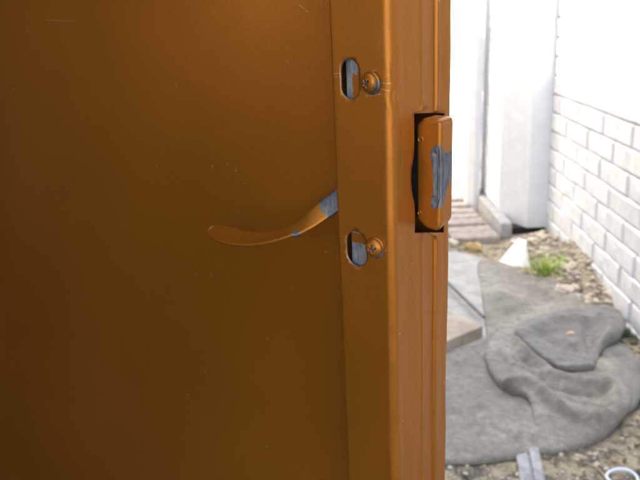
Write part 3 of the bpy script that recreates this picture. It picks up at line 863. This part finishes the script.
rk = rock('stone', ground(473, 247, .02), (.040, .026, .022), 3, m_rockB); tag(rk, 'yellowish stone lying at the end of the brick path beside the door', 'stone')
p = ground(453, 243, .015); rk = rock('stone', p, (.03, .03, .02), 5, m_rockA); tag(rk, 'small pale stone next to the yellowish one, close to the door edge', 'stone')

# boards at the left of the carpet
def plank(name, corner, ang, L, Wb, T, mat, z0=0.008):
    bm = bmesh.new(); box(bm, (-L, 0, 0), (0, Wb, T), .002, 1)
    o = bm_obj(name, bm, mat); o.location = (corner.x, corner.y, z0); o.rotation_euler = (0, 0, ang); return o
c1 = ground(483, 329, .04); c2 = ground(450, 343, .04); dirv = (c1-c2).normalized()
cb = ground(481, 316, .04)
ang = math.atan2(dirv.y, dirv.x)
bm = bmesh.new(); e1 = cb-c1
box(bm, (-.45, 0, 0), (0, .30, .048), .003, 2)
bo = bm_obj('concrete_block', bm, m_wood); 
# long side runs away from the camera to the left, the short end faces the viewer
bo.location = (c1.x, c1.y, .006); bo.rotation_euler = (0, 0, ang)
bo.data.transform(Matrix.Identity(4))
tag(bo, 'pinkish beige flat block lying left of the carpet by the door', 'block')
far1 = ground(450, 288, .02); far2 = ground(484, 321, .02); dv = (far2-far1); L = dv.length
bm = bmesh.new(); box(bm, (-.25, -.006, 0), (L, .006, .012), .003, 2)
ba = bm_obj('dark_strip', bm, simple('dark_strip_grey', (.12, .12, .12), (.18, .18, .18), 60, .6)); ba.location = (far1.x, far1.y, .030); ba.rotation_euler = (0, 0, math.atan2(dv.y, dv.x))  # narrow dark strip laid along the block's far edge
tag(ba, 'thin dark strip along the far side of the flat block', 'bar')

# rubble on the mound
for i in range(34):
    y = random.uniform(2.72, 3.48); x = random.uniform(.78, .93)-(.06 if y > 3.25 else 0)
    s = random.uniform(.010, .032)
    o = rock('stone', (x, y, gz(x, y)+s*.1), (s*random.uniform(1, 1.5), s*random.uniform(.7, 1.1), s*.7), i+20, m_rockA if i % 3 else m_paver, sub=2, rz=random.uniform(0, 3))
    tag(o, 'pale rubble stone in the heap of dirt at the foot of the block wall' if i % 3 else 'pinkish rubble stone in the heap of dirt at the foot of the block wall', 'stone', 'pale rubble stones along the wall' if i % 3 else 'pinkish rubble stones along the wall')
def pebbles():
    bm = bmesh.new()
    for i in range(1500):
        if i < 800: x = random.uniform(.72, .98); y = random.uniform(2.55, 3.6)
        else: x = random.uniform(.15, .98); y = random.uniform(1.45, 2.6)
        s = random.choice([.003, .004, .005, .007, .010]) * (1.3 if i < 800 else .8)
        m = Matrix.Translation((x, y, gz(x, y)+s*.2)) @ Matrix.Rotation(random.uniform(0, 6), 4, 'Z') @ Matrix.Diagonal((s*random.uniform(.8, 1.6), s, s*.6, 1))
        bmesh.ops.create_icosphere(bm, subdivisions=1, radius=1, matrix=m)
    tag(bm_obj('pebbles', bm, m_rockA, smooth=False), 'loose pale grit and pebbles on the dirt and along the wall', 'gravel', kind='stuff')
pebbles()
def litter():
    """dead leaves and bits of bark strewn over the soil"""
    bm = bmesh.new()
    for i in range(420):
        x = random.uniform(.15, .98); y = random.uniform(1.42, 1.95) if i < 300 else random.uniform(1.9, 2.7)
        if i >= 300 and x < .86: x = random.uniform(.88, .985)
        L = random.uniform(.006, .020); w_ = L*random.uniform(.15, .5); a = random.uniform(0, 6.28)
        z = gz(x, y)+.004
        d = Vector((math.cos(a), math.sin(a), random.uniform(-.3, .3))); n = Vector((-d.y, d.x, 0))
        c = Vector((x, y, z)); up = Vector((0, 0, .003))
        q = [c-d*L, c+n*w_, c+d*L, c-n*w_]; vs = [bm.verts.new(k+up*(.5+random.random())) for k in q]; m = bm.verts.new(c+up*2.2)
        for k in range(4): bm.faces.new((vs[k], vs[(k+1) % 4], m))
    tag(bm_obj('leaf_litter', bm, simple('dead_leaf', (.06, .055, .045), (.20, .16, .11), 9, .9)), 'dark bits of dead leaf and bark scattered on the sandy dirt', 'litter', kind='stuff')
litter()

# white scrap leaning against the post foot
def scrap():
    top = ground(522, 243, .16); top = Vector((.735, 3.52, .085))
    g = [ground(499, 262, 0), ground(514, 266, 0), ground(531, 271, 0), ground(528, 258, 0), ground(512, 248, 0)]
    bm = bmesh.new()
    t1 = bm.verts.new(ground(518.5, 238, .075)); t2 = bm.verts.new(ground(526, 240, .085)); t3 = bm.verts.new(ground(524, 250, .075))
    vs = [bm.verts.new(p) for p in g]
    bm.faces.new((t1, vs[0], vs[1])); bm.faces.new((t1, vs[1], t3)); bm.faces.new((t3, vs[1], vs[2])); bm.faces.new((t2, t3, vs[2])); bm.faces.new((t1, t3, t2))
    bm.faces.new((t2, vs[2], vs[3])); bm.faces.new((t1, t2, vs[3], vs[4])); bm.faces.new((t1, vs[4], vs[0]))
    bm.faces.new(list(reversed(vs)))
    bmesh.ops.subdivide_edges(bm, edges=bm.edges[:], cuts=3, use_grid_fill=True)
    for v in bm.verts: v.co += Vector((1, 1, 1))*(.003*noise.noise(v.co*22))
    o = bm_obj('foam_scrap', bm, m_white)
    tag(o, 'bright white wedge-shaped scrap of foam in front of the post foot', 'scrap')
scrap()

# grass tuft
def grass():
    b = NB('grass_blade'); c = b.ramp(b.noise(25, 2), [(.3, (.20, .32, .03)), (.55, (.36, .48, .07)), (.8, (.52, .54, .16))])
    m = b.set(base_color=c, roughness=.5, subsurface_weight=.0)
    root = ground(549, 272, .03); root = Vector((root.x, root.y, gz(root.x, root.y)))
    o0 = empty('grass_tuft', root); tag(o0, 'fresh green tuft of grass growing from the dirt beside the carpet', 'grass')
    V = []; Fc = []
    def blade(p, az, lean, L, w_):
        n = 5; d = Vector((math.cos(az), math.sin(az), 0)); s = Vector((-d.y, d.x, 0)); b0 = len(V)
        for i in range(n+1):
            t = i/n; c = p+d*(lean*L*t*t)+Vector((0, 0, 1))*(L*(t-.35*lean*t*t)); ww = w_*(1-t**1.6)+.0003
            V.append(tuple(c-s*ww)); V.append(tuple(c+s*ww)); 
        for i in range(n): a = b0+2*i; Fc.append((a, a+1, a+3, a+2))
    for i in range(260):
        a = random.uniform(0, 6.28); r = random.uniform(0, .085)
        blade(Vector((r*math.cos(a)*1.3, r*math.sin(a), -.005)), a+random.uniform(-.6, .6), random.uniform(.2, 1.1), random.uniform(.035, .10), random.uniform(.0014, .0028))
    for i in range(30):
        a = random.uniform(0, 6.28)
        blade(Vector((.09+random.uniform(-.03, .03), random.uniform(-.03, .05), .0)), a, random.uniform(.3, 1), random.uniform(.03, .07), .0014)
    o = mesh_obj('blades', V, Fc, m, o0, smooth=True); o['kind'] = 'stuff'
    # small seedling by the end of the upper fold
    V.clear(); Fc.clear()
    q = ground(624, 330, .02); o1 = empty('weed', (q.x, q.y, gz(q.x, q.y))); tag(o1, 'small dark green weed between the carpet fold and the block wall', 'weed')
    for i in range(36):
        a = random.uniform(0, 6.28); blade(Vector((random.uniform(-.02, .02), random.uniform(-.03, .03), 0)), a, random.uniform(.4, 1.2), random.uniform(.025, .05), .0035)
    o = mesh_obj('blades', V, Fc, simple('weed_leaf', (.05, .13, .05), (.09, .2, .08), 30, .5), o1, smooth=True); o['kind'] = 'stuff'
grass()

# slat sticking out from under the carpet
s0 = ground(526, 446, .0); s1_ = ground(536, 500, .0); dv = s1_-s0; L = dv.length
bm = bmesh.new()
box(bm, (0, -.034, 0), (L, -.003, .012), .002, 2); box(bm, (0, .003, 0), (L, .030, .016), .002, 2); box(bm, (.0, -.0028, 0), (L, .0028, .007))
sl_o = bm_obj('slat', bm, m_slatm); sl_o.location = (s0.x, s0.y, .002); sl_o.rotation_euler = (0, 0, math.atan2(dv.y, dv.x))
tag(sl_o, 'weathered grey grooved slat sticking out from under the carpet edge', 'slat')

# white plastic ring
q = ground(622, 480, .006)
bm = bmesh.new(); n1, n2 = 64, 10; rg = []
for i in range(n1):
    a = 2*math.pi*i/n1; rr = .037+.002*math.sin(2*a+1); wz = .002*math.sin(a*2)
    rg.append([bm.verts.new(((rr+.0042*math.cos(2*math.pi*j/n2))*math.cos(a), (rr*1.02+.0042*math.cos(2*math.pi*j/n2))*math.sin(a), .0050*math.sin(2*math.pi*j/n2)+wz)) for j in range(n2)])
for i in range(n1):
    for j in range(n2): bm.faces.new((rg[i][j], rg[(i+1) % n1][j], rg[(i+1) % n1][(j+1) % n2], rg[i][(j+1) % n2]))
ro = bm_obj('plastic_ring', bm, simple('ring_plastic', (.72, .80, .90), (.8, .86, .93), 10, .3, 0), smooth=True); ro.location = (q.x, q.y, .012)
tag(ro, 'white plastic ring lying on the sandy dirt', 'ring')

def stick(name, px, rad, mat, z=.008, label='', cat='twig'):
    P = catmull([tuple(ground(u, v, z)) for u, v in px], 6); V = []; Fc = []; n = 7
    for i, p in enumerate(P):
        r = rad*(1-.6*i/len(P))
        T = Vector(P[min(i+1, len(P)-1)]-P[max(i-1, 0)]).normalized(); A = T.cross(Vector((0, 0, 1))).normalized(); B = A.cross(T)
        for k in range(n):
            a = 2*math.pi*k/n; V.append(tuple(Vector(p)+A*math.cos(a)*r+B*math.sin(a)*r))
    for i in range(len(P)-1):
        for k in range(n): a = i*n+k; b = i*n+(k+1) % n; Fc.append((a, b, b+n, a+n))
    Fc.append(tuple(range(n))); Fc.append(tuple(range((len(P)-1)*n, len(P)*n)))
    o = mesh_obj(name, V, Fc, mat, smooth=True); tag(o, label, cat)
m_twig = simple('dry_twig', (.36, .28, .18), (.5, .42, .3), 60, .8)
stick('twig', [(610, 486), (603, 474), (594, 466), (583, 462)], .0032, m_twig, .010, 'pale curved twig on the dirt beside the plastic ring')
stick('twig', [(612, 335), (622, 340), (634, 349)], .004, m_twig, .03, 'short brown twig between the carpet fold and the wall')
# crumb on the flap
o = rock('bark_chip', ground(571, 333, .108), (.014, .008, .005), 9, simple('tan_chip', (.55, .40, .22), (.68, .52, .32), 60, .9), sub=2, rz=.5)
tag(o, 'tiny tan chip of bark lying on top of the folded carpet', 'bark')
